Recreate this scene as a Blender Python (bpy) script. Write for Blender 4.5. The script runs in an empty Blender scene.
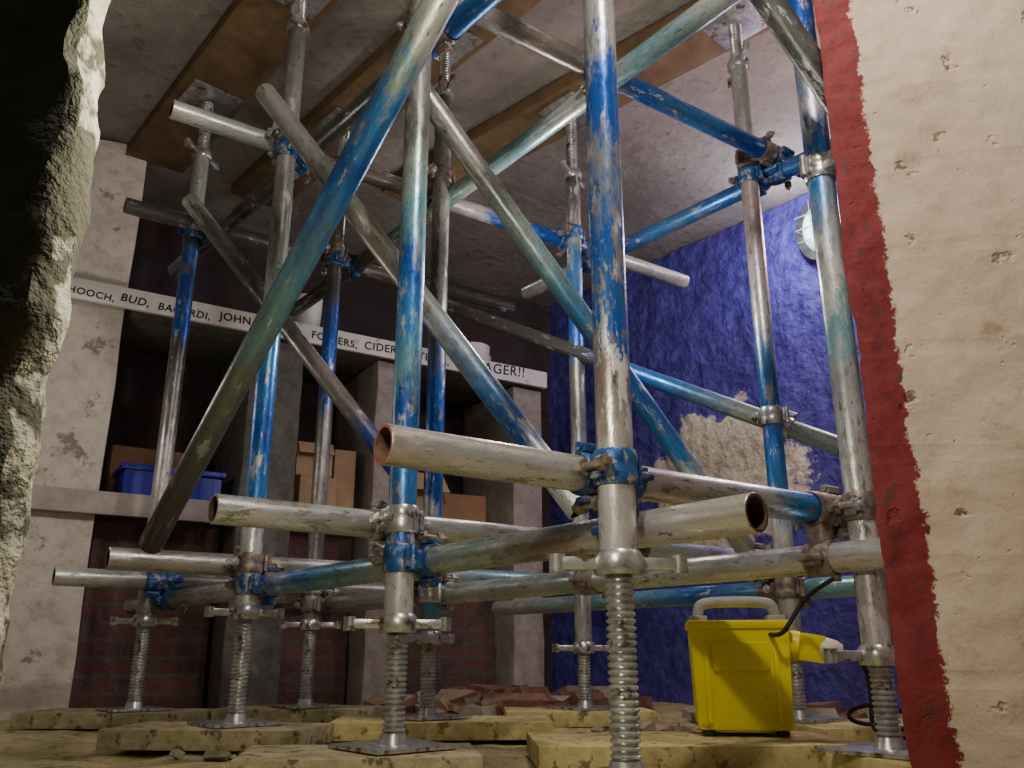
import bpy, bmesh, math, random
from mathutils import Vector, Matrix, noise
random.seed(7)
scene = bpy.context.scene
COL = scene.collection

# ------------------------------------------------------------------ materials
def nt(mat):
    mat.use_nodes = True
    t = mat.node_tree
    for n in list(t.nodes): t.nodes.remove(n)
    out = t.nodes.new('ShaderNodeOutputMaterial')
    b = t.nodes.new('ShaderNodeBsdfPrincipled')
    t.links.new(b.outputs[0], out.inputs[0])
    return t, b
def N(t, typ, **kw):
    n = t.nodes.new(typ)
    for k, v in kw.items():
        if k.startswith('i_'):
            n.inputs[k[2:].replace('_', ' ')].default_value = v
        else: setattr(n, k, v)
    return n
def c4(c): return (c[0], c[1], c[2], 1.0)
def noise_n(t, vec, scale, detail=5, rough=.6):
    n = N(t, 'ShaderNodeTexNoise'); n.inputs['Scale'].default_value = scale
    n.inputs['Detail'].default_value = min(detail, 5); n.inputs['Roughness'].default_value = rough
    t.links.new(vec, n.inputs['Vector']); return n.outputs['Fac']
def ramp(t, fac, stops, interp='LINEAR'):
    r = N(t, 'ShaderNodeValToRGB'); r.color_ramp.interpolation = interp
    e = r.color_ramp.elements
    while len(e) > 1: e.remove(e[-1])
    e[0].position = stops[0][0]; e[0].color = c4(stops[0][1])
    for p, c in stops[1:]:
        x = e.new(p); x.color = c4(c)
    t.links.new(fac, r.inputs[0]); return r.outputs[0]
def step(t, fac, a, b):
    m = N(t, 'ShaderNodeMapRange'); m.inputs[1].default_value = a; m.inputs[2].default_value = b
    t.links.new(fac, m.inputs[0]); return m.outputs[0]
def mix(t, fac, a, b, mode='MIX'):
    m = N(t, 'ShaderNodeMix', data_type='RGBA', blend_type=mode)
    if isinstance(fac, float): m.inputs[0].default_value = fac
    else: t.links.new(fac, m.inputs[0])
    for i, v in ((6, a), (7, b)):
        if isinstance(v, tuple): m.inputs[i].default_value = c4(v)
        else: t.links.new(v, m.inputs[i])
    return m.outputs[2]
def math_n(t, op, a, b=None):
    m = N(t, 'ShaderNodeMath', operation=op)
    for i, v in ((0, a), (1, b)):
        if v is None: continue
        if isinstance(v, (int, float)): m.inputs[i].default_value = v
        else: t.links.new(v, m.inputs[i])
    return m.outputs[0]
def bump(t, b, h, strength=.4, dist=.01):
    n = N(t, 'ShaderNodeBump'); n.inputs['Strength'].default_value = strength
    n.inputs['Distance'].default_value = dist
    t.links.new(h, n.inputs['Height']); t.links.new(n.outputs[0], b.inputs['Normal'])

_tm = 0
BLUE=(.012,.09,.44); LBLUE=(.05,.26,.64); TEAL=(.18,.43,.52); WHT=(.70,.74,.73); GAL=(.40,.42,.42)
GRN=(.36,.46,.43); DRK=(.075,.08,.075); OLV=(.15,.17,.16); PNK=(.60,.58,.60); RUS=(.24,.20,.18)
def tube_mat(stops, L, chips=.5, metal=.45):
    """worn painted scaffold tube: stops are fractions of the length"""
    global _tm; _tm += 1
    m = bpy.data.materials.new('worn_tube_paint_%02d' % _tm)
    t, b = nt(m)
    tc = N(t, 'ShaderNodeTexCoord'); obj = tc.outputs['Object']
    mp = N(t, 'ShaderNodeMapping'); mp.inputs['Location'].default_value = (_tm*3.1, _tm*1.7, 0)
    mp.inputs['Scale'].default_value = (1, 1, .30); t.links.new(obj, mp.inputs[0]); vec = mp.outputs[0]
    sx = N(t, 'ShaderNodeSeparateXYZ'); t.links.new(obj, sx.inputs[0])
    f = math_n(t, 'DIVIDE', sx.outputs[2], L)
    big = noise_n(t, vec, 26, 5, .8)
    f = math_n(t, 'ADD', f, math_n(t, 'MULTIPLY', math_n(t, 'SUBTRACT', big, .5), .45/L))
    base = ramp(t, f, stops)
    n2 = noise_n(t, vec, 48, 5, .78)
    chip = step(t, n2, .605-.07*chips, .62-.06*chips)
    n3 = noise_n(t, vec, 16, 3, .6)
    alt = ramp(t, n3, [(.36, (.72,.75,.76)), (.47, (.46,.49,.50)), (.54, (.20,.19,.17)), (.60, (.28,.22,.18)), (.66, (.68,.71,.72))])
    col = mix(t, math_n(t, 'MULTIPLY', chip, .85), base, alt)
    n4 = noise_n(t, vec, 95, 3, .8)
    dark = step(t, n4, .63, .67)
    col = mix(t, math_n(t, 'MULTIPLY', dark, .75), col, (.07, .06, .055))
    n5 = noise_n(t, vec, 9, 4, .7)
    col = mix(t, math_n(t, 'MULTIPLY', step(t, n5, .48, .68), .5), col, (.10, .095, .085))
    t.links.new(col, b.inputs['Base Color'])
    b.inputs['Metallic'].default_value = metal
    t.links.new(step(t, n2, .14, 1.25), b.inputs['Roughness'])
    bump(t, b, n2, .5, .002)
    return m
def simple(name, c1, c2=None, scale=20, rough=.6, metal=0., bstr=.3, bd=.004, spots=None, detail=7):
    m = bpy.data.materials.new(name); t, b = nt(m)
    tc = N(t, 'ShaderNodeTexCoord'); vec = tc.outputs['Object']
    n = noise_n(t, vec, scale, detail, .65)
    col = ramp(t, n, [(.35, c1), (.65, c2 or c1)])
    if spots: col = mix(t, step(t, noise_n(t, vec, spots[1], 6, .7), spots[2], spots[2]+.05), col, spots[0])
    t.links.new(col, b.inputs['Base Color'])
    b.inputs['Roughness'].default_value = rough; b.inputs['Metallic'].default_value = metal
    bump(t, b, n, bstr, bd)
    return m
M_galv = simple('galvanised_steel', (.36,.37,.37), (.72,.74,.74), 40, .30, .75, .4, .002, ((.20,.14,.10), 25, .57))
M_rusty = simple('rusty_steel', (.13,.085,.06), (.38,.34,.31), 45, .5, .5, .6, .003)
M_bluecoup = simple('blue_painted_steel', (.01,.045,.20), (.03,.13,.38), 40, .45, .3, .4, .002, ((.30,.29,.27), 60, .53))
M_rim = simple('tube_bore_rust', (.05,.03,.02), (.16,.09,.06), 60, .8, .2)
M_redrim = simple('red_painted_tube_end', (.26,.05,.04), (.34,.10,.08), 60, .6, .1)

# ------------------------------------------------------------------ mesh helpers
def finish(bm, name, mats, parent=None, matrix=None, smooth=35):
    bmesh.ops.recalc_face_normals(bm, faces=bm.faces)
    me = bpy.data.meshes.new(name); bm.to_mesh(me); bm.free()
    for m in mats: me.materials.append(m)
    if smooth:
        for p in me.polygons: p.use_smooth = True
        me.set_sharp_from_angle(angle=math.radians(smooth))
    ob = bpy.data.objects.new(name, me); COL.objects.link(ob)
    if matrix is not None: ob.matrix_world = matrix
    if parent: adopt(ob, parent)
    return ob
def adopt(ob, parent):
    w = ob.matrix_world.copy()
    ob.parent = parent
    ob.matrix_parent_inverse = parent.matrix_world.inverted()
    ob.matrix_world = w
def lathe(bm, prof, segs=24, M=Matrix(), mi=0, closed=True):
    rings = []
    for r, z in prof:
        rings.append([bm.verts.new(M @ Vector((r*math.cos(2*math.pi*k/segs), r*math.sin(2*math.pi*k/segs), z))) for k in range(segs)])
    n = len(prof); rng = range(n) if closed else range(n-1)
    for i in rng:
        a, b = rings[i], rings[(i+1) % n]
        for k in range(segs):
            f = bm.faces.new((a[k], a[(k+1)%segs], b[(k+1)%segs], b[k])); f.material_index = mi if isinstance(mi, int) else mi[i]
    return rings
def solid(bm, r, z0, z1, segs=16, M=Matrix(), mi=0, r2=None):
    r2 = r if r2 is None else r2
    rg = lathe(bm, [(r, z0), (r2, z1)], segs, M, mi, closed=False)
    for q in rg:
        f = bm.faces.new(q); f.material_index = mi
def box(bm, size, M=Matrix(), mi=0, bev=0.0, taper=1.0):
    sx, sy, sz = [s/2 for s in size]
    vs = []
    for z in (-sz, sz):
        k = taper if z < 0 else 1
        for x, y in ((-sx,-sy),(sx,-sy),(sx,sy),(-sx,sy)): vs.append(bm.verts.new(Vector((x*k, y*k, z))))
    fs = [bm.faces.new([vs[i] for i in q]) for q in ((3,2,1,0),(4,5,6,7),(0,1,5,4),(1,2,6,5),(2,3,7,6),(3,0,4,7))]
    for f in fs: f.material_index = mi
    geom = vs
    if bev:
        es = list({e for f in fs for e in f.edges})
        r = bmesh.ops.bevel(bm, geom=es, offset=bev, segments=2, affect='EDGES', profile=.6)
        for f in r['faces']: f.material_index = mi
        geom = list({v for f in r['faces'] for v in f.verts} | {v for v in vs if v.is_valid})
    for v in geom: v.co = M @ v.co
def T(x, y, z): return Matrix.Translation((x, y, z))
def align(p, d):
    """matrix at p whose z axis is d"""
    q = Vector(d).normalized().to_track_quat('Z', 'Y')
    return Matrix.Translation(p) @ q.to_matrix().to_4x4()
def empty(name, loc=(0,0,0), rz=0):
    e = bpy.data.objects.new(name, None); COL.objects.link(e)
    e.matrix_world = Matrix.Translation(loc) @ Matrix.Rotation(rz, 4, 'Z'); e.empty_display_size = .05
    return e

R = .02415
MEMB = []
def tube(p0, p1, stops, name='scaffold_tube', chips=.5, metal=.45, rim=None):
    p0, p1 = Vector(p0), Vector(p1); L = (p1-p0).length
    bm = bmesh.new()
    nseg = 12
    prof = [(R-.0008, 0), (R, .001)] + [(R, L*i/nseg) for i in range(1, nseg)] + [(R, L-.001), (R-.0008, L), (R-.0042, L), (R-.0042, 0)]
    mi = [0]*(len(prof)-4) + [0, 0, 1, 2]
    lathe(bm, prof, 32, Matrix(), mi)
    tm = tube_mat(stops, L, chips, metal)
    ob = finish(bm, name, [tm, M_rim, rim or tm], matrix=align(p0, p1-p0))
    MEMB.append((ob, p0, p1, name)); return ob
def threaded(bm, z0, z1, r=.0185, mi=1):
    prof = []; z = z0; pitch = .0085
    while z < z1 - pitch:
        prof += [(r-.0035, z), (r, z+pitch*.3), (r, z+pitch*.55), (r-.0035, z+pitch*.85)]; z += pitch
    rg = lathe(bm, prof, 24, Matrix(), mi, closed=False)
    bm.faces.new(rg[0]).material_index = mi; bm.faces.new(rg[-1]).material_index = mi
def nut(bm, z, ang, mi=1, up=1):
    lathe(bm, [(.0165, z), (.030, z), (.032, z+.006), (.032, z+.022), (.027, z+.03), (.0165, z+.03)], 12, Matrix(), mi)
    for s in (0, math.pi):
        M = Matrix.Rotation(ang+s, 4, 'Z') @ T(.052, 0, z+.014)
        box(bm, (.055, .016, .016), M, mi, .004)
        solid(bm, .0105, -.011, .011, 12, Matrix.Rotation(ang+s, 4, 'Z') @ T(.078, 0, z+.014), mi)
def standard(x, y, nz, stops, tz=1.72, ang=.3, chips=.5, base=.04, top=1.945):
    """vertical standard on an adjustable base jack with a head jack; stops are fractions of the height tz"""
    bm = bmesh.new(); L = tz-nz-.03; z0 = nz+.03
    nseg = 14
    prof = [(R, z0+L*i/nseg) for i in range(nseg+1)] + [(R-.0042, tz), (R-.0042, z0)]
    lathe(bm, prof, 32, Matrix(), [0]*(len(prof)-2)+[1, 0])
    threaded(bm, base+.006, z0+.01); nut(bm, nz, ang)
    box(bm, (.15, .15, .006), T(0, 0, base+.003) @ Matrix.Rotation(.7, 4, 'Z'), 1, .001)
    lathe(bm, [(.0165, base+.006), (.024, base+.006), (.019, base+.022), (.0165, base+.022)], 20, Matrix(), 1)
    threaded(bm, tz-.01, top-.006); nut(bm, tz, ang+1.1)
    box(bm, (.16, .16, .006), T(0, 0, top-.003) @ Matrix.Rotation(.75, 4, 'Z'), 1, .001)
    ob = finish(bm, 'scaffold_standard', [tube_mat(stops, tz, chips), M_galv], matrix=T(x, y, 0))
    MEMB.append((ob, Vector((x, y, nz+.05)), Vector((x, y, tz)), 'scaffold_standard')); return ob

# ------------------------------------------------------------------ scaffold
SB=(.03,.12,.34)
A = standard(.134, 1.095, .275, [(.0,PNK),(.2,PNK),(.25,(.45,.42,.41)),(.30,RUS),(.325,RUS),(.345,BLUE),(.40,SB),(.44,BLUE),(.49,(.20,.26,.36)),(.52,BLUE),(.58,BLUE),(.62,GAL),(.8,GAL)], 1.72, .1, .9)
B = standard(-.188, 1.47, .215, [(0,PNK),(.19,PNK),(.215,BLUE),(.28,LBLUE),(.34,BLUE),(.40,TEAL),(.44,LBLUE),(.50,BLUE),(.55,TEAL),(.60,GRN),(.66,OLV),(.76,GAL),(.9,OLV)], 1.75, .15, .6)
C = standard(-.585, 1.95, .255, [(0,GAL),(.26,WHT),(.29,LBLUE),(.38,BLUE),(.46,LBLUE),(.54,TEAL),(.60,GRN),(.68,OLV),(.82,GAL),(1,OLV)], 1.80, .6, .6)
D = standard(-1.01, 2.45, .255, [(0,GAL),(.2,GAL),(.38,PNK),(.5,OLV),(.62,DRK),(.66,BLUE),(.78,BLUE),(.84,DRK),(.9,GAL)], 1.72, .2, .4)
F = standard(-.2, 2.16, .205, [(0,GAL),(.13,TEAL),(.22,LBLUE),(.28,WHT),(.32,BLUE),(.48,BLUE),(.55,OLV),(.7,DRK),(.8,GAL),(.95,OLV)], 1.74, .9, .5)
I = standard(-.587, 2.60, .25, [(0,GAL),(.25,OLV),(.4,(.35,.33,.34)),(.52,OLV),(.57,BLUE),(.73,BLUE),(.78,DRK),(1,DRK)], 1.70, .2, .4)
G = standard(.57, 1.40, .165, [(0,RUS),(.15,PNK),(.25,WHT),(.35,(.42,.46,.48)),(.42,TEAL),(.46,WHT),(.52,(.38,.42,.46)),(.57,LBLUE),(.63,BLUE),(.68,GAL),(.74,BLUE)], 1.74, .1, 1.1)
H = standard(.65, 2.08, .17, [(0,GAL),(.2,PNK),(.27,WHT),(.31,LBLUE),(.42,BLUE),(.50,LBLUE),(.57,WHT),(.65,PNK),(.75,(.45,.36,.36)),(.85,GAL),(1,GAL)], 1.78, .5, .7)
E = standard(.2, 2.51, .185, [(0,GAL),(.2,PNK),(.35,GAL),(.5,OLV),(.62,OLV),(.66,BLUE),(.82,LBLUE),(.86,GAL),(1,DRK)], 1.68, 0, .5)

t1 = tube((-.1475,.958,.41), (.64,1.515,.41), [(0,(.50,.46,.45)),(.12,(.55,.55,.56)),(.4,(.62,.62,.63)),(.5,PNK),(.66,WHT),(.74,LBLUE),(.9,BLUE)], chips=.6, metal=.72, rim=M_redrim)
t2 = tube((-.471,1.351,.40), (.75,2.25,.40), [(0,WHT),(.2,(.50,.49,.49)),(.35,WHT),(.55,GRN),(.8,WHT)], chips=.7, metal=.68)
t3 = tube((-.853,1.84,.375), (.2,2.53,.375), [(0,(.46,.44,.44)),(.3,PNK),(.5,WHT),(.8,TEAL)], metal=.6)
t4 = tube((-1.185,2.27,.375), (-.2,2.96,.375), [(0,WHT),(.15,GAL),(.3,OLV),(.8,GAL)])
l1 = tube((.288,1.01,.34), (-1.15,2.68,.322), [(0,(.58,.56,.52)),(.1,PNK),(.16,RUS),(.22,(.46,.58,.52)),(.36,GRN),(.42,TEAL),(.5,LBLUE),(.6,WHT),(.8,OLV)], chips=.6, metal=.65, rim=M_rim)
l2 = tube((.60,1.31,.33), (-.75,2.87,.32), [(0,PNK),(.15,WHT),(.35,GRN),(.5,WHT),(.7,GAL),(.9,OLV)], chips=.6, metal=.65)
l4 = tube((.9,1.86,.33), (-.05,3.0,.33), [(0,GRN),(.2,TEAL),(.4,BLUE),(.6,TEAL),(.9,GAL)])
ul0 = tube((.02,1.32,1.43), (-1.15,2.68,1.43), [(0,LBLUE),(.15,BLUE),(.25,OLV),(.4,DRK),(.8,DRK)], chips=.2)
ul1 = tube((.47,1.34,1.43), (-.95,3.2,1.43), [(0,WHT),(.12,TEAL),(.22,WHT),(.3,TEAL),(.4,GRN),(.5,TEAL),(.62,DRK),(.9,DRK)], chips=.3)
ul4 = tube((.9,1.85,1.43), (.05,2.87,1.43), [(0,TEAL),(.2,BLUE),(.5,LBLUE),(.62,BLUE),(.8,GAL)])
u1 = tube((-.85,1.84,1.48), (.63,2.88,1.48), [(0,WHT),(.18,GRN),(.25,DRK),(.4,RUS),(.5,PNK),(.55,BLUE),(.7,BLUE),(.76,GAL),(1,WHT)])
u2 = tube((-.12,1.47,1.48), (.9,2.18,1.48), [(0,GAL),(.2,RUS),(.34,OLV),(.40,BLUE),(.6,LBLUE),(.7,BLUE),(.85,BLUE)], chips=.5)
u3 = tube((-1.154,2.285,1.46), (0,3.09,1.46), [(0,OLV),(.2,DRK),(.5,RUS),(.8,DRK)], chips=.2)
d1 = tube((-.737,1.77,.394), (-.01,.912,1.19), [(0,DRK),(.2,OLV),(.36,(.18,.23,.20)),(.5,TEAL),(.58,LBLUE),(.68,BLUE),(.76,LBLUE),(.80,GRN),(.86,WHT)], 'scaffold_brace', .25)
d2 = tube((-.589,1.746,1.46), (.119,1.497,.42), [(0,GAL),(.12,GAL),(.3,OLV),(.45,(.42,.42,.38)),(.6,WHT),(.78,LBLUE),(.86,BLUE),(.93,WHT)], 'scaffold_brace')
d3 = tube((-.209,1.568,1.36), (.53,1.97,.41), [(0,OLV),(.15,GAL),(.3,GRN),(.42,TEAL),(.5,LBLUE),(.6,BLUE),(.78,LBLUE),(.86,WHT),(1,GRN)], 'scaffold_brace', .6)
d4 = tube((-.936,2.22,1.44), (-.27,2.158,.60), [(0,WHT),(.1,OLV),(.25,DRK),(.4,DRK),(.6,(.35,.32,.33)),(.75,RUS),(.9,BLUE)], 'scaffold_brace', .2)
l3 = tube((-.388,2.88,1.442), (.825,2.1,.677), [(0,DRK),(.35,DRK),(.50,DRK),(.58,BLUE),(.72,LBLUE),(.85,GRN)], 'scaffold_brace', .3)
d6 = tube((.34,1.182,1.42), (.640,1.315,.998), [(0,BLUE),(.3,DRK),(.5,OLV),(.65,DRK),(1,OLV)], 'scaffold_brace')

# couplers wherever two members pass within clamping distance
def closest(a0, a1, b0, b1):
    u, v, w = a1-a0, b1-b0, a0-b0
    a, b, c, d, e = u.dot(u), u.dot(v), v.dot(v), u.dot(w), v.dot(w)
    den = a*c-b*b
    if den < 1e-6: return None
    s = (b*e-c*d)/den; t = (a*e-b*d)/den
    if not (0.01 < s < .99 and 0.01 < t < .99): return None
    return a0+u*s, b0+v*t
def coupler(pa, da, pb, db, parent, mats):
    bm = bmesh.new(); da, db = da.normalized(), db.normalized()
    link = (pb-pa)
    ln = link.normalized()
    for p, d, oth, sg in ((pa, da, db, 1), (pb, db, da, -1)):
        M = align(p, d)
        lathe(bm, [(R+.0003, -.021), (R+.003, -.023), (R+.0052, -.018), (R+.0052, -.006), (R+.0035, 0), (R+.0052, .006), (R+.0052, .018), (R+.003, .023), (R+.0003, .021)], 20, M, 0)
        x = ln*sg; x = (x - d*x.dot(d)).normalized(); y = d.cross(x)
        Rm = Matrix((x, y, d)).transposed().to_4x4()
        for s in (-1, 1):
            Me = Matrix.Translation(p) @ Rm
            box(bm, (.022, .007, .032), Me @ T(-.002, s*(R+.009), 0) , 0, .002)
        Mb = Matrix.Translation(p) @ Rm @ T(0, R+.016, 0) @ Matrix.Rotation(math.pi/2, 4, 'Y')
        solid(bm, .0055, -.034, .030, 12, Mb, 1)
        solid(bm, .0105, -.026, -.014, 6, Mb, 1)
        solid(bm, .0115, .012, .020, 6, Mb, 1)
        Mh = Matrix.Translation(p) @ Rm @ T(0, -R-.014, 0)
        solid(bm, .006, -.020, .020, 10, Mh, 0)
    mid = (pa+pb)/2; x = ln; y = da.cross(x).normalized(); z = x.cross(y)
    Rm = Matrix((x, y, z)).transposed().to_4x4()
    box(bm, (max(link.length-.035, .02), .032, .032), Matrix.Translation(mid) @ Rm, 0, .004)
    return finish(bm, 'coupler', mats, parent)
rc = random.Random(3)
for i in range(len(MEMB)):
    for j in range(i+1, len(MEMB)):
        oa, a0, a1, na = MEMB[i]; ob, b0, b1, nb = MEMB[j]
        r = closest(a0, a1, b0, b1)
        if not r: continue
        dd = (r[0]-r[1]).length
        if .044 < dd < .115:
            k = rc.random()
            base = M_bluecoup if k < .40 else (M_galv if k < .6 else M_rusty)
            coupler(r[0], a1-a0, r[1], b1-b0, oa, [base, M_rusty if k < .5 else M_galv])

# ------------------------------------------------------------------ header boards under the ceiling
M_beam = simple('old_timber', (.10,.062,.03), (.19,.125,.06), 9, .8, 0, .6, .006)
M_dust = simple('dusty_timber', (.44,.37,.15), (.64,.57,.28), 34, .9, 0, .8, .004, ((.22,.17,.08), 30, .56))
M_dust2 = simple('grey_dusty_timber', (.27,.23,.13), (.43,.39,.23), 34, .9, 0, .8, .004, ((.13,.10,.06), 26, .56))
def plank(name, p0, p1, w, th, z, mat):
    p0, p1 = Vector(p0), Vector(p1); d = p1-p0; L = d.length
    bm = bmesh.new(); box(bm, (L, w, th), Matrix(), 0, .003)
    bmesh.ops.subdivide_edges(bm, edges=[e for e in bm.edges if e.calc_length() > .1], cuts=6, use_grid_fill=True)
    for v in bm.verts: v.co += noise.noise_vector(v.co*6+Vector((p0.x*9, 0, 0)))*.0015
    M = T((p0.x+p1.x)/2, (p0.y+p1.y)/2, z) @ Matrix.Rotation(math.atan2(d.y, d.x), 4, 'Z')
    return finish(bm, name, [mat], matrix=M)
plank('header_board', (.38,.80), (-1.35,2.85), .21, .046, 1.971, M_beam)
plank('header_board', (.50,1.365), (-1.05,3.13), .21, .046, 1.971, M_beam)
plank('header_board', (1.0,1.745), (-.45,3.13), .21, .046, 1.971, M_beam)

# ------------------------------------------------------------------ sole boards
def pad(x, y, l, w, deg, mat=M_dust, th=.038):
    a = math.radians(deg); d = Vector((math.cos(a), math.sin(a)))*l/2
    plank('sole_board', (x-d.x, y-d.y), (x+d.x, y+d.y), w, th, .0195, mat)
pad(.14, 1.10, .30, .22, 8)
pad(-.235, 1.45, .36, .22, 8, M_dust2)
pad(-.61, 1.94, .42, .22, -6, M_dust2)
pad(-1.06, 2.46, .44, .22, -4, M_dust2)
pad(-.16, 2.15, .50, .22, 3)
pad(-.60, 2.62, .44, .22, -5, M_dust2)
pad(.31, 1.66, .55, .28, 3)
pad(.62, 1.375, .22, .22, 10)
pad(.77, 2.02, .34, .24, 12)
pad(.18, 2.52, .40, .22, 2)

# ------------------------------------------------------------------ room shell
def wall_mat(name, kind):
    m = bpy.data.materials.new(name); t, b = nt(m)
    tc = N(t, 'ShaderNodeTexCoord'); vec = tc.outputs['Object']
    n1 = noise_n(t, vec, 3, 6, .6); n2 = noise_n(t, vec, 22, 8, .65); n3 = noise_n(t, vec, 70, 5, .7)
    b.inputs['Roughness'].default_value = .75
    if kind == 'blue':
        col = ramp(t, n2, [(.3, (.050,.042,.24)), (.55, (.08,.07,.39)), (.75, (.15,.14,.46))])
        ds = N(t, 'ShaderNodeVectorMath', operation='DISTANCE')
        mp = N(t, 'ShaderNodeMapping'); mp.inputs['Scale'].default_value = (1, 1, 1.25)
        t.links.new(vec, mp.inputs[0]); t.links.new(mp.outputs[0], ds.inputs[0]); ds.inputs[1].default_value = (.88, 3.55, .86*1.25)
        dv = math_n(t, 'ADD', ds.outputs['Value'], math_n(t, 'MULTIPLY', math_n(t, 'SUBTRACT', noise_n(t, vec, 7, 6, .6), .5), .55))
        patch = step(t, dv, .40, .37)
        cream = ramp(t, n2, [(.3, (.50,.47,.38)), (.6, (.76,.72,.58))])
        col = mix(t, patch, col, cream)
        col = mix(t, step(t, noise_n(t, vec, 9, 6, .7), .68, .71), col, (.35,.32,.30))
        h = math_n(t, 'ADD', n2, math_n(t, 'MULTIPLY', noise_n(t, vec, 9, 3, .5), 2.5)); bump(t, b, h, .8, .02)
        b.inputs['Roughness'].default_value = .55
    elif kind == 'ceiling':
        col = ramp(t, n1, [(.3, (.36,.33,.30)), (.55, (.54,.50,.46)), (.75, (.64,.59,.55))])
        col = mix(t, step(t, n2, .54, .70), col, (.36,.32,.28))
        bump(t, b, n2, .7, .015)
    elif kind in ('brick', 'redbrick'):
        br = N(t, 'ShaderNodeTexBrick'); br.inputs['Scale'].default_value = 4.4
        k = 1.0 if kind == 'brick' else 2.3
        br.inputs['Color1'].default_value = (.060*k,.034*k*.75,.030*k*.7,1); br.inputs['Color2'].default_value = (.045*k,.030*k*.7,.028*k*.7,1)
        br.inputs['Mortar'].default_value = (.04*k,.037*k,.037*k,1); br.inputs['Mortar Size'].default_value = .03
        sx = N(t, 'ShaderNodeSeparateXYZ'); cb = N(t, 'ShaderNodeCombineXYZ'); t.links.new(vec, sx.inputs[0])
        t.links.new(math_n(t, 'ADD', sx.outputs[0], sx.outputs[1]), cb.inputs[0]); t.links.new(sx.outputs[2], cb.inputs[1])
        t.links.new(cb.outputs[0], br.inputs['Vector'])
        col = mix(t, step(t, noise_n(t, vec, 6, 5, .7), .45 if kind == 'brick' else .56, .64), br.outputs['Color'], (.040,.042,.050))
        bump(t, b, n2, .8, .02)
    elif kind == 'white':
        col = ramp(t, n2, [(.3, (.46,.41,.36)), (.5, (.63,.57,.51)), (.7, (.70,.65,.59))])
        col = mix(t, step(t, noise_n(t, vec, 8, 7, .7), .60, .65), col, (.28,.23,.19))
        bump(t, b, n2, .7, .01)
    elif kind == 'grey':
        col = ramp(t, n2, [(.3, (.08,.08,.07)), (.6, (.15,.15,.135))]); bump(t, b, n2, .6, .01)
    elif kind == 'palegrey':
        col = ramp(t, n2, [(.3, (.24,.215,.19)), (.6, (.38,.345,.31))]); bump(t, b, n2, .6, .01)
    elif kind == 'cream':
        sx = N(t, 'ShaderNodeSeparateXYZ'); t.links.new(vec, sx.inputs[0])
        col = ramp(t, noise_n(t, vec, 5, 5, .6), [(.3, (.50,.40,.31)), (.6, (.62,.515,.41))])
        col = mix(t, step(t, noise_n(t, vec, 14, 5, .75), .56, .70), col, (.41,.31,.22))
        ns = noise_n(t, vec, 24, 3, .6)
        col = mix(t, step(t, ns, .69, .72), col, (.17,.11,.07))
        e = math_n(t, 'ADD', sx.outputs[0], math_n(t, 'MULTIPLY', math_n(t, 'SUBTRACT', noise_n(t, vec, 26, 6, .8), .5), .055))
        red = step(t, e, .057, .054)
        rc_ = ramp(t, n2, [(.3, (.11,.008,.012)), (.6, (.23,.020,.024)), (.8, (.32,.10,.09))])
        dirt = step(t, noise_n(t, vec, 22, 7, .8), .55, .60)
        rc_ = mix(t, math_n(t, 'MULTIPLY', dirt, .8), rc_, (.07,.03,.028))
        col = mix(t, red, col, rc_)
        wv = N(t, 'ShaderNodeTexWave'); wv.wave_type = 'BANDS'; wv.bands_direction = 'Z'
        wv.inputs['Scale'].default_value = 2.1; wv.inputs['Distortion'].default_value = 1.2; wv.inputs['Detail'].default_value = 2
        t.links.new(vec, wv.inputs['Vector'])
        course = step(t, wv.outputs['Fac'], .06, .0)
        h = math_n(t, 'ADD', math_n(t, 'MULTIPLY', n2, .6), math_n(t, 'MULTIPLY', noise_n(t, vec, 7, 4, .5), .8))
        h = math_n(t, 'SUBTRACT', h, math_n(t, 'MULTIPLY', course, .12))
        h = math_n(t, 'SUBTRACT', h, math_n(t, 'MULTIPLY', step(t, ns, .64, .70), .5))
        bump(t, b, h, .6, .012)
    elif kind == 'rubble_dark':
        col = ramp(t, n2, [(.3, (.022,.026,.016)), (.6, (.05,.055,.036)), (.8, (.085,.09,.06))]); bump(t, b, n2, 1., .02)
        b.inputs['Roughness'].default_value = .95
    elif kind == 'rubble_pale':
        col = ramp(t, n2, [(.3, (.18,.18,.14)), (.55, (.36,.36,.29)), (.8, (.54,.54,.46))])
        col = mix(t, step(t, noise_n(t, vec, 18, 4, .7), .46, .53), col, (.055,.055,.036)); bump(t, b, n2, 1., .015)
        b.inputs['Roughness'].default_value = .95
    elif kind == 'sand':
        col = ramp(t, n1, [(.3, (.52,.45,.20)), (.5, (.64,.58,.29)), (.7, (.70,.64,.36))])
        col = mix(t, step(t, n2, .52, .66), col, (.30,.24,.12))
        col = mix(t, step(t, n3, .62, .7), col, (.76,.72,.52))
        bump(t, b, math_n(t, 'ADD', n2, n3), 1., .02); b.inputs['Roughness'].default_value = .95
    t.links.new(col, b.inputs['Base Color'])
    return m
W = {k: wall_mat('surface_'+k, k) for k in ('blue','ceiling','brick','redbrick','white','grey','palegrey','cream','rubble_dark','rubble_pale','sand')}
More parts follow.
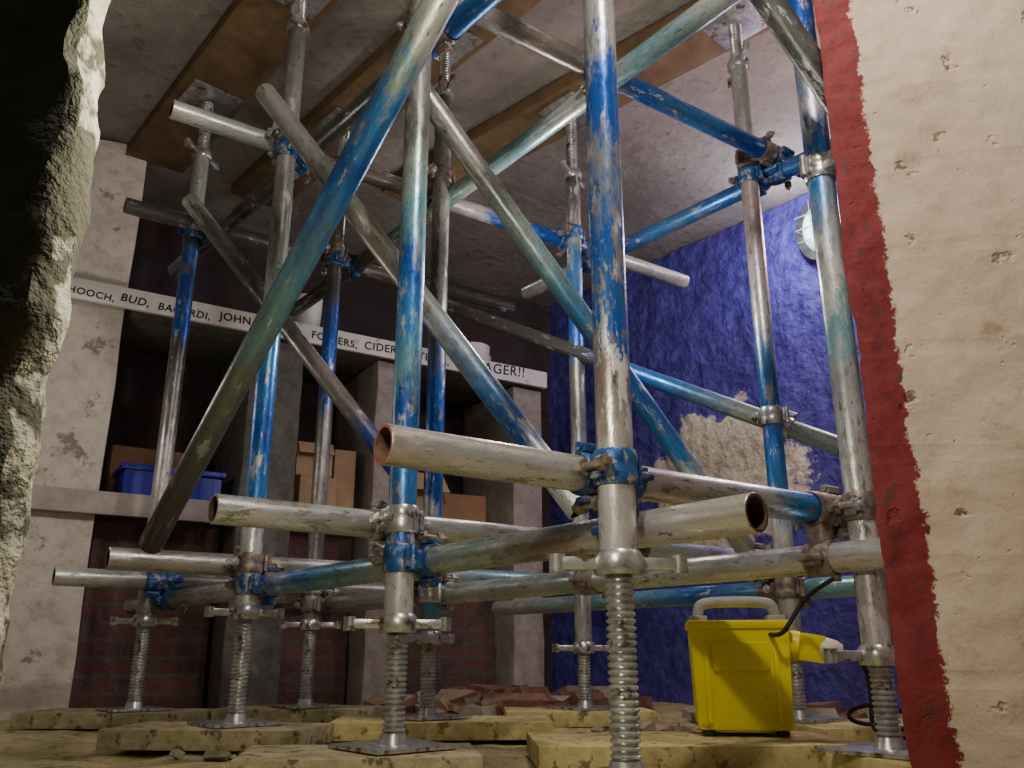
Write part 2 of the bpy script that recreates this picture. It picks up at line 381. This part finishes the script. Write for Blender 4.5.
def slab_wall(name, p0, p1, th, z0, z1, mat, amp=.006, res=.06):
    """wall whose visible face runs p0->p1, thickness to the left of travel; mesh kept in world coordinates"""
    p0, p1 = Vector((*p0, 0)), Vector((*p1, 0)); d = (p1-p0); L = d.length; d.normalize(); n = Vector((-d.y, d.x, 0))
    bm = bmesh.new(); nx = max(1, int(L/res)); nz = max(1, int((z1-z0)/res)); g = []
    for i in range(nx+1):
        row = []
        for k in range(nz+1):
            p = p0+d*(L*i/nx)+Vector((0, 0, z0+(z1-z0)*k/nz))
            row.append(bm.verts.new(p+n*(noise.noise(p*5)*amp+noise.noise(p*16)*amp*.5)))
        g.append(row)
    for i in range(nx):
        for k in range(nz): bm.faces.new((g[i][k], g[i+1][k], g[i+1][k+1], g[i][k+1]))
    b = [bm.verts.new(p0+n*th+Vector((0,0,z))) for z in (z0, z1)] + [bm.verts.new(p1+n*th+Vector((0,0,z))) for z in (z0, z1)]
    bm.faces.new((b[0], b[1], b[3], b[2]))
    bm.faces.new([g[0][k] for k in range(nz+1)] + [b[1], b[0]])
    bm.faces.new([g[nx][k] for k in range(nz+1)] + [b[3], b[2]])
    bm.faces.new([g[i][nz] for i in range(nx+1)] + [b[3], b[1]])
    bm.faces.new([g[i][0] for i in range(nx+1)] + [b[2], b[0]])
    return finish(bm, name, [mat])
ZC = 2.0
Td = Vector((.846, .533)); Nn = Vector((-.533, .846)); P0 = Vector((-1.47, 2.67))
def SP(s, n): q = P0+Td*s+Nn*n; return (q.x, q.y)
slab_wall('wall_right', (-.25,4.91), (2.0,2.21), .12, -.05, ZC, W['blue'], .016, .05)
slab_wall('wall_back', SP(-1.2,.55), SP(2.6,.55), .12, -.05, ZC, W['brick'], .012)
slab_wall('wall_left', (-2.2,.3), SP(-.75,.55), .12, -.05, ZC, W['palegrey'], .01)
# ceiling
bm = bmesh.new(); g = {}
for i in range(61):
    for k in range(71):
        p = Vector((-2.6+.085*i, .2+.075*k, ZC)); g[i,k] = bm.verts.new(p+Vector((0,0,.006+noise.noise(p*4)*.006)))
for i in range(60):
    for k in range(70): bm.faces.new((g[i,k], g[i+1,k], g[i+1,k+1], g[i,k+1]))
bmesh.ops.solidify(bm, geom=list(bm.faces), thickness=-.08)
finish(bm, 'ceiling', [W['ceiling']])
# floor
bm = bmesh.new(); g = {}
for i in range(161):
    for k in range(181):
        p = Vector((-2.6+.0319*i, -.6+.0327*k, 0)); h = noise.noise(p*3)*.010+noise.noise(p*13)*.009-.008
        g[i,k] = bm.verts.new(p+Vector((0,0,h)))
for i in range(160):
    for k in range(180): bm.faces.new((g[i,k], g[i+1,k], g[i+1,k+1], g[i,k+1]))
finish(bm, 'floor', [W['sand']])

# rough profile walls (broken opening at the left, painted pier at the right)
def profile_wall(name, pts, mats, mids, z0, z1, dz, amp, freq, matrix=Matrix(), seed=0):
    bm = bmesh.new(); nz = int((z1-z0)/dz); g = []
    for x, y in pts:
        row = []
        for k in range(nz+1):
            p = Vector((x, y, z0+dz*k)); q = p+Vector((seed, seed, 0))
            row.append(bm.verts.new(p+noise.noise_vector(q*freq)*amp+noise.noise_vector(q*freq*3.3)*amp*.55+noise.noise_vector(q*freq*9)*amp*.25))
        g.append(row)
    for i in range(len(pts)-1):
        for k in range(nz):
            f = bm.faces.new((g[i][k], g[i+1][k], g[i+1][k+1], g[i][k+1])); f.material_index = mids(pts[i], pts[i+1])
    ob = finish(bm, name, mats, matrix=matrix, smooth=50); return ob
def dense(pts, s):
    out = []
    for a, b in zip(pts, pts[1:]):
        a, b = Vector(a), Vector(b); n = max(1, int((b-a).length/s))
        out += [tuple(a+(b-a)*i/n) for i in range(n)]
    return out+[pts[-1]]
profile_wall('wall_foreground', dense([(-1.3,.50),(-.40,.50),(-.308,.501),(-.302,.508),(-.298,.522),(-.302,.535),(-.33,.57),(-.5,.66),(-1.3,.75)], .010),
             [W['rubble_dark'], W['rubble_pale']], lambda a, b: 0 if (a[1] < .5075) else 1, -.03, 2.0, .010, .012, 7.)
profile_wall('wall_pier', dense([(1.3,.075),(.05,.075),(.032,.072),(.004,.008),(.0,.0),(.006,-.003),(1.3,-.003)], .012),
             [W['cream']], lambda a, b: 0, -.03, 2.0, .012, .0060, 9., T(.505,1.184,0) @ Matrix.Rotation(-.245, 4, 'Z'), 5)

# ------------------------------------------------------------------ bar-back piers, shelves and sign
TA = math.atan2(Td.y, Td.x)
def local(s, n, z): x, y = SP(s, n); return T(x, y, z) @ Matrix.Rotation(TA, 4, 'Z')
def block(name, s, n, z0, z1, w, d, mat, amp=.006):
    bm = bmesh.new(); box(bm, (w, d, z1-z0), T(0, 0, (z1-z0)/2), 0, .008)
    bmesh.ops.subdivide_edges(bm, edges=[e for e in bm.edges if e.calc_length() > .1], cuts=10, use_grid_fill=True)
    for v in bm.verts: v.co += noise.noise_vector(v.co*9+Vector((s*7, 0, 0)))*amp
    return finish(bm, name, [mat], matrix=local(s, n, z0))
block('brick_pillar', .02, .30, -.02, 1.99, .30, .44, W['white'], .010)
block('brick_pier', .72, .29, -.02, 1.330, .20, .46, W['grey'])
block('brick_pier', 1.20, .29, -.02, 1.330, .14, .46, W['palegrey'])
block('brick_pier', 1.86, .29, -.02, 1.330, .15, .46, W['palegrey'])
# low brick infill under the storage shelves
for a, b in ((.185,.60),(.835,1.115),(1.285,1.77)):
    x0, y0 = SP(a, .20); x1, y1 = SP(b, .20)
    slab_wall('brick_infill', (x0,y0), (x1,y1), .10, -.02, .64, W['redbrick'], .014, .03)
M_white = simple('chalky_white_paint', (.78,.77,.75), (.87,.86,.84), 30, .6, 0, .2, .002, ((.45,.42,.38), 18, .64))
M_shelf = simple('dirty_white_shelf', (.32,.28,.26), (.50,.45,.42), 12, .7, 0, .3, .003)
M_ink = simple('black_marker_ink', (.012,.012,.012))
def shelf(name, s0, s1, z, th, d, mat, n0=.02):
    bm = bmesh.new(); box(bm, (s1-s0, d, th), Matrix(), 0, .004)
    return finish(bm, name, [mat], matrix=local((s0+s1)/2, n0+d/2, z))
shelf('bar_shelf', .19, 1.95, 1.353, .03, .46, W['grey'], .06)
for a, b in ((.185,.60),(.835,1.115),(1.285,1.77)):
    shelf('storage_shelf', a, b, .665, .035, .40, W['palegrey'], .10)
shelf('shelf_rail', -.30, .60, .655, .075, .025, M_shelf, .03)
bm = bmesh.new(); box(bm, (2.02, .018, .074), Matrix(), 0, .002)
sign = finish(bm, 'drinks_sign_board', [M_white], matrix=local(.93, .032, 1.372) )
for txt, sc, dz, px in (('HOOCH,', .031, -.004, -.955), ('BUD,', .036, 0, -.790), ('BACARDI,', .034, -.006, -.665), ('JOHN', .038, .002, -.45), ('SMITHS,', .036, -.004, -.31), ('FOSTERS,', .038, .0, -.10), ('CIDER,', .042, -.004, .12), ('STELLA,', .040, 0, .34), ('LAGER!!', .058, -.005, .64)):
    cu = bpy.data.curves.new('handwriting', 'FONT'); cu.body = txt; cu.size = sc*1.1; cu.extrude = .0004; cu.space_character = 1.12; cu.offset = .0007
    cu.shear = random.uniform(-.05, .25)
    to = bpy.data.objects.new('handwriting', cu); COL.objects.link(to); cu.materials.append(M_ink)
    to.parent = sign
    to.matrix_local = T(px, -.0100, -.015+dz) @ Matrix.Rotation(math.pi/2, 4, 'X') @ Matrix.Rotation(random.uniform(-.06, .06), 4, 'Z')
# things on shelves
M_card = simple('cardboard', (.34,.23,.14), (.46,.33,.20), 8, .85, 0, .2, .003)
M_carddark = simple('dark_cardboard', (.24,.13,.07), (.32,.19,.10), 8, .85)
def carton(s, n, z, w, d, h, rz, mat=M_card, flaps=True):
    bm = bmesh.new(); th = .004
    for x in (-1, 1): box(bm, (th, d, h), T(x*(w/2-th/2), 0, h/2))
    for y in (-1, 1): box(bm, (w-2*th, th, h), T(0, y*(d/2-th/2), h/2))
    box(bm, (w, d, th), T(0, 0, th/2+.0005))
    if flaps:
        box(bm, (w*.97, h*.45, .003), T(0, -d/2, h) @ Matrix.Rotation(-2.2, 4, 'X') @ T(0, h*.22, 0))
        box(bm, (w*.97, h*.40, .003), T(0, d/2, h) @ Matrix.Rotation(1.0, 4, 'X') @ T(0, h*.2, 0))
    else: box(bm, (w-.001, d-.001, th), T(0, 0, h-th/2)); box(bm, (w+.001, .05, .001), T(0, 0, h+.001))
    finish(bm, 'cardboard_box', [mat], matrix=local(s, n, z) @ Matrix.Rotation(rz, 4, 'Z'), smooth=0)
zs = .6835
carton(.92, .19, zs, .15, .17, .15, .10, M_card, False); carton(1.043, .20, zs, .085, .15, .27, -.06, M_card, False)
carton(.92, .20, zs+.153, .14, .15, .13, -.08)
carton(.37, .39, zs, .30, .12, .23, .02, M_carddark, False)
carton(1.40, .24, zs, .17, .18, .22, .1, M_card); carton(1.63, .28, zs, .2, .16, .16, -.1, M_carddark, False)
M_crate = simple('blue_plastic', (.006,.010,.36), (.010,.02,.46), 5, .35, 0, .05)
bm = bmesh.new(); w, d, h = .33, .19, .125
for x in (-1, 1): box(bm, (.006, d, h*.8), T(x*w/2*.97, 0, h*.4))
for y in (-1, 1): box(bm, (w*.97, .006, h*.8), T(0, y*d/2*.97, h*.4))
box(bm, (w*.97, d*.97, .006), T(0, 0, .0035))
for y in (-1, 1): box(bm, (w+.02, .018, .02), T(0, y*d/2, h-.01), 0, .003)
for x in (-1, 1): box(bm, (.018, d+.02, .02), T(x*w/2, 0, h-.01), 0, .003)
for k in range(7):
    for y in (-1, 1): box(bm, (.007, .006, h*.8), T(-w*.42+k*w*.14, y*(d/2), h*.4))
finish(bm, 'plastic_crate', [M_crate], matrix=local(.405, .205, zs))
M_china = simple('white_china', (.72,.72,.70), (.80,.80,.78), 10, .35, 0, .05)
def bowl(s, n, z, r, h, name='bowl', tilt=0):
    bm = bmesh.new(); prof = [(.001, .003), (r*.45, 0), (r*.5, .004)] + [(r*(.5+.5*math.sin(a)), h*(1-math.cos(a))) for a in [i*math.pi/16 for i in range(1, 9)]]
    prof += [(p[0]-.004, max(p[1], .008)) for p in reversed(prof[2:])] + [(.001, .008)]
    lathe(bm, prof, 28, Matrix(), 0, closed=False)
    finish(bm, name, [M_china], matrix=local(s, n, z) @ Matrix.Rotation(tilt, 4, 'X'))
bowl(1.62, .15, 1.3685, .085, .09); bowl(1.62, .15, 1.425, .08, .08)
bowl(.84, .13, 1.3685, .06, .19, 'plant_pot')

# ------------------------------------------------------------------ bulkhead lamp on the blue wall
M_cage = simple('dark_lamp_housing', (.02,.02,.02), (.05,.05,.05), 30, .5)
M_guard = simple('pale_lamp_guard', (.20,.22,.21), (.3,.32,.31), 30, .4, .5)
mg = bpy.data.materials.new('lamp_glass'); t, b = nt(mg)
b.inputs['Base Color'].default_value = (.35,.55,.45,1); b.inputs['Emission Color'].default_value = (.6,1,.85,1); b.inputs['Emission Strength'].default_value = .9
b.inputs['Roughness'].default_value = .15
wd = Vector((2.25,-2.70,0)).normalized(); wn = Vector((wd.y, -wd.x, 0))
if wn.y > 0: wn = -wn
xl = 1.250; yl = 4.91-(xl+.25)*1.2
lm = Matrix((wd, Vector((0,0,1)), wn)).transposed().to_4x4(); lm = T(xl, yl, 1.80) @ lm
lamp = empty('bulkhead_lamp'); lamp.matrix_world = lm
def oval(bm, sx_, sy_, prof, mi=0, segs=36):
    M = lm @ Matrix.Diagonal((sx_, sy_, 1, 1)); rg = lathe(bm, prof, segs, M, mi, closed=False); bm.faces.new(rg[-1]); bm.faces.new(rg[0])
bm = bmesh.new(); oval(bm, .10, .140, [(1.0,.0),(1.0,.03),(.93,.045),(.75,.045)]); finish(bm, 'lamp_base', [M_cage], lamp)
bm = bmesh.new(); oval(bm, .066, .104, [(.95,.038),(.9,.055),(.7,.072),(.35,.080),(.1,.082)]); finish(bm, 'lamp_diffuser', [mg], lamp)
bm = bmesh.new()
for k in (-1, 0, 1): box(bm, (.14, .004, .004), lm @ T(0, k*.055, .088), 0, .001)
box(bm, (.004, .23, .004), lm @ T(0, 0, .090), 0, .001)
for x, y in ((.068,0),(-.068,0),(0,.113),(0,-.113)): box(bm, (.005, .005, .055), lm @ T(x, y, .063))
finish(bm, 'lamp_guard', [M_guard], lamp)

# ------------------------------------------------------------------ yellow site transformer
M_yel = simple('yellow_enamel', (.80,.70,.01), (.88,.80,.03), 6, .4, 0, .1, .002, ((.45,.36,.08), 14, .65))
M_grey = simple('grey_plastic', (.30,.33,.30), (.40,.43,.40), 20, .5, 0, .1)
M_plug = simple('cream_plastic', (.68,.64,.50), (.76,.72,.58), 10, .4, 0, .05)
M_blk = simple('black_rubber', (.012,.012,.012), (.02,.02,.02), 20, .5)
tr = empty('site_transformer', (.435, 1.735, .0415), math.radians(-10))
TM = tr.matrix_world
bm = bmesh.new(); w, d, h = .185, .15, .195
box(bm, (w, d, h), TM @ T(0, 0, h/2+.006), 0, .014, .93)
box(bm, (w+.008, d+.008, .016), TM @ T(0, 0, h-.002), 0, .006)
for k in (-1, 1): box(bm, (.010, .006, h*.72), TM @ T(k*.062, -d/2*.97-.002, h*.47), 0, .003)
box(bm, (w*.55, .005, .05), TM @ T(0, -d/2-.0015, h*.70), 0, .002)
finish(bm, 'casing', [M_yel], tr)
bm = bmesh.new()
for x in (-1, 1):
    for y in (-1, 1): solid(bm, .012, 0, .012, 12, TM @ T(x*.065, y*.055, 0))
finish(bm, 'feet', [M_blk], tr)
def curve_obj(name, pts, r, mat, parent=None, cyc=False):
    cu = bpy.data.curves.new(name, 'CURVE'); cu.dimensions = '3D'; cu.bevel_depth = r; cu.bevel_resolution = 5; cu.use_fill_caps = True
    sp = cu.splines.new('NURBS'); sp.points.add(len(pts)-1)
    for p, q in zip(sp.points, pts): p.co = (*q, 1)
    sp.use_endpoint_u = True; sp.order_u = 3; sp.use_cyclic_u = cyc
    cu.materials.append(mat); ob = bpy.data.objects.new(name, cu); COL.objects.link(ob)
    if parent: adopt(ob, parent)
    return ob
def tp(*p): return tuple(TM @ Vector(p))
hz = h+.005
curve_obj('handle', [tp(-.074,-.02,hz-.004), tp(-.072,-.02,hz+.018), tp(-.066,-.02,hz+.034), tp(-.03,-.02,hz+.037), tp(.03,-.02,hz+.037), tp(.066,-.02,hz+.034), tp(.072,-.02,hz+.018), tp(.074,-.02,hz-.004)], .0105, M_grey, tr)
bm = bmesh.new()
for x in (-1, 1): box(bm, (.034, .05, .014), TM @ T(x*.072, -.02, hz+.004), 0, .004)
finish(bm, 'handle_mounts', [M_grey], tr)
bm = bmesh.new()
Ms = align(TM @ Vector((w/2-.004, -.03, .158)), TM.to_3x3() @ Vector((1, -.15, -.16)))
solid(bm, .027, 0, .022, 20, Ms, 0); lathe(bm, [(.018,.02),(.024,.02),(.026,.034),(.018,.036)], 20, Ms, 0)
box(bm, (.05, .006, .05), Ms @ T(-.024, 0, .045) @ Matrix.Rotation(.5, 4, 'Y') @ Matrix.Rotation(math.pi/2, 4, 'Z'), 0, .004)
solid(bm, .021, .034, .062, 20, Ms, 1); lathe(bm, [(.005,.062),(.023,.062),(.023,.070),(.020,.088),(.014,.098),(.005,.100)], 20, Ms, 1)
finish(bm, 'socket_and_plug', [M_yel, M_plug], tr)
e0 = Ms @ Vector((0,0,.098))
curve_obj('cable', [tuple(e0), (e0.x+.02,e0.y,e0.z-.005), (e0.x+.05,e0.y+.02,e0.z-.03), (.66,1.68,.10), (.63,1.62,.05), (.66,1.56,.045), (.72,1.60,.05), (.70,1.70,.055), (.63,1.73,.06), (.62,1.68,.09), (.68,1.62,.10), (.75,1.62,.03), (.85,1.75,.01), (1.1,1.8,.01)], .0042, M_blk, tr)
curve_obj('lead', [tp(.055,-.072,.175), tp(.07,-.11,.17), tp(.09,-.12,.20), (.53,1.60,.28), (.56,1.55,.305), (.56,1.50,.31)], .0042, M_blk, tr)

# ------------------------------------------------------------------ rubble
def rubble(name, cx, cy, n, rx, ry, cols, smin, smax, seed):
    r = random.Random(seed); bm = bmesh.new()
    for k in range(n):
        x = cx+max(-2, min(2, r.gauss(0, 1)))*rx; y = cy+max(-2, min(2, r.gauss(0, 1)))*ry; s = r.uniform(smin, smax); i = r.randrange(len(cols))
        flat = r.uniform(.25, .8)
        M = T(x, y, s*flat*.4) @ Matrix.Rotation(r.uniform(0, 6.3), 4, 'Z') @ Matrix.Rotation(r.uniform(-.5, .5), 4, 'X')
        b0 = len(bm.verts); box(bm, (s*r.uniform(.8, 2.2), s, s*flat), M, i)
        bm.verts.ensure_lookup_table()
        for v in bm.verts[b0:]: v.co += Vector((r.uniform(-1,1), r.uniform(-1,1), r.uniform(-1,1)))*s*.13
    return finish(bm, name, cols, smooth=0)
M_brk = simple('broken_brick', (.16,.075,.05), (.25,.13,.09), 25, .9); M_mort = simple('mortar_lumps', (.26,.24,.19), (.38,.35,.28), 25, .9)
M_wd = simple('splintered_wood', (.28,.20,.12), (.40,.31,.19), 12, .8)
rubble('rubble_pile', -.02, 2.98, 120, .20, .10, [M_brk, M_mort, M_brk, M_wd], .045, .11, 3)
rubble('rubble_pile', -.42, 1.72, 10, .10, .02, [M_brk, M_mort, M_mort], .010, .024, 5)
rubble('rubble_pile', .40, 2.28, 20, .10, .04, [M_mort, M_wd, M_mort], .012, .035, 8)
rubble('rubble_pile', .80, 2.60, 40, .14, .10, [M_mort, M_brk, M_mort], .03, .07, 18)

# ------------------------------------------------------------------ lights
def point(name, loc, e, col, r=.06):
    l = bpy.data.lights.new(name, 'POINT'); l.energy = e; l.color = col; l.shadow_soft_size = r
    o = bpy.data.objects.new(name, l); o.location = loc; COL.objects.link(o); return o
point('work_light_warm', (.28,.62,1.60), 40, (1,.87,.76), .04)
point('fill_floor', (-.12,.60,.62), 9, (1,.90,.70), .04)  # added fill with no fitting, brightens the floor and sole boards
point('bulkhead_light', (xl+wn.x*.2, yl+wn.y*.2, 1.80), 9, (.88,.84,1), .05)
point('fill_ceiling_pink', (1.15,2.35,1.50), 19, (1,.72,.72), .06)  # added pink fill, no fitting here; tints the ceiling at top right
point('fill_ceiling_warm', (.10,2.10,1.15), 8, (1,.89,.80), .05)  # unseen fill added to lift the middle of the ceiling
point('fill_left', (-1.35,2.0,.9), 3.6, (1,.88,.79), .06)  # weak unseen fill added for the left side of the room
point('fill_bar_back', (-.35,2.95,1.78), 1.2, (1,.92,.85), .04)  # unseen fill added so the sign and shelf items show up
w = bpy.data.worlds.new('world'); scene.world = w; w.use_nodes = True
w.node_tree.nodes['Background'].inputs[0].default_value = (.95,.92,.85,1); w.node_tree.nodes['Background'].inputs[1].default_value = .055

cam = bpy.data.cameras.new('camera'); cam.sensor_width = 36; cam.lens = 860/1024*36; cam.clip_start = .02
co = bpy.data.objects.new('camera', cam); co.location = (0,0,.18); co.rotation_euler = (math.radians(107.5), 0, 0); COL.objects.link(co)
scene.camera = co
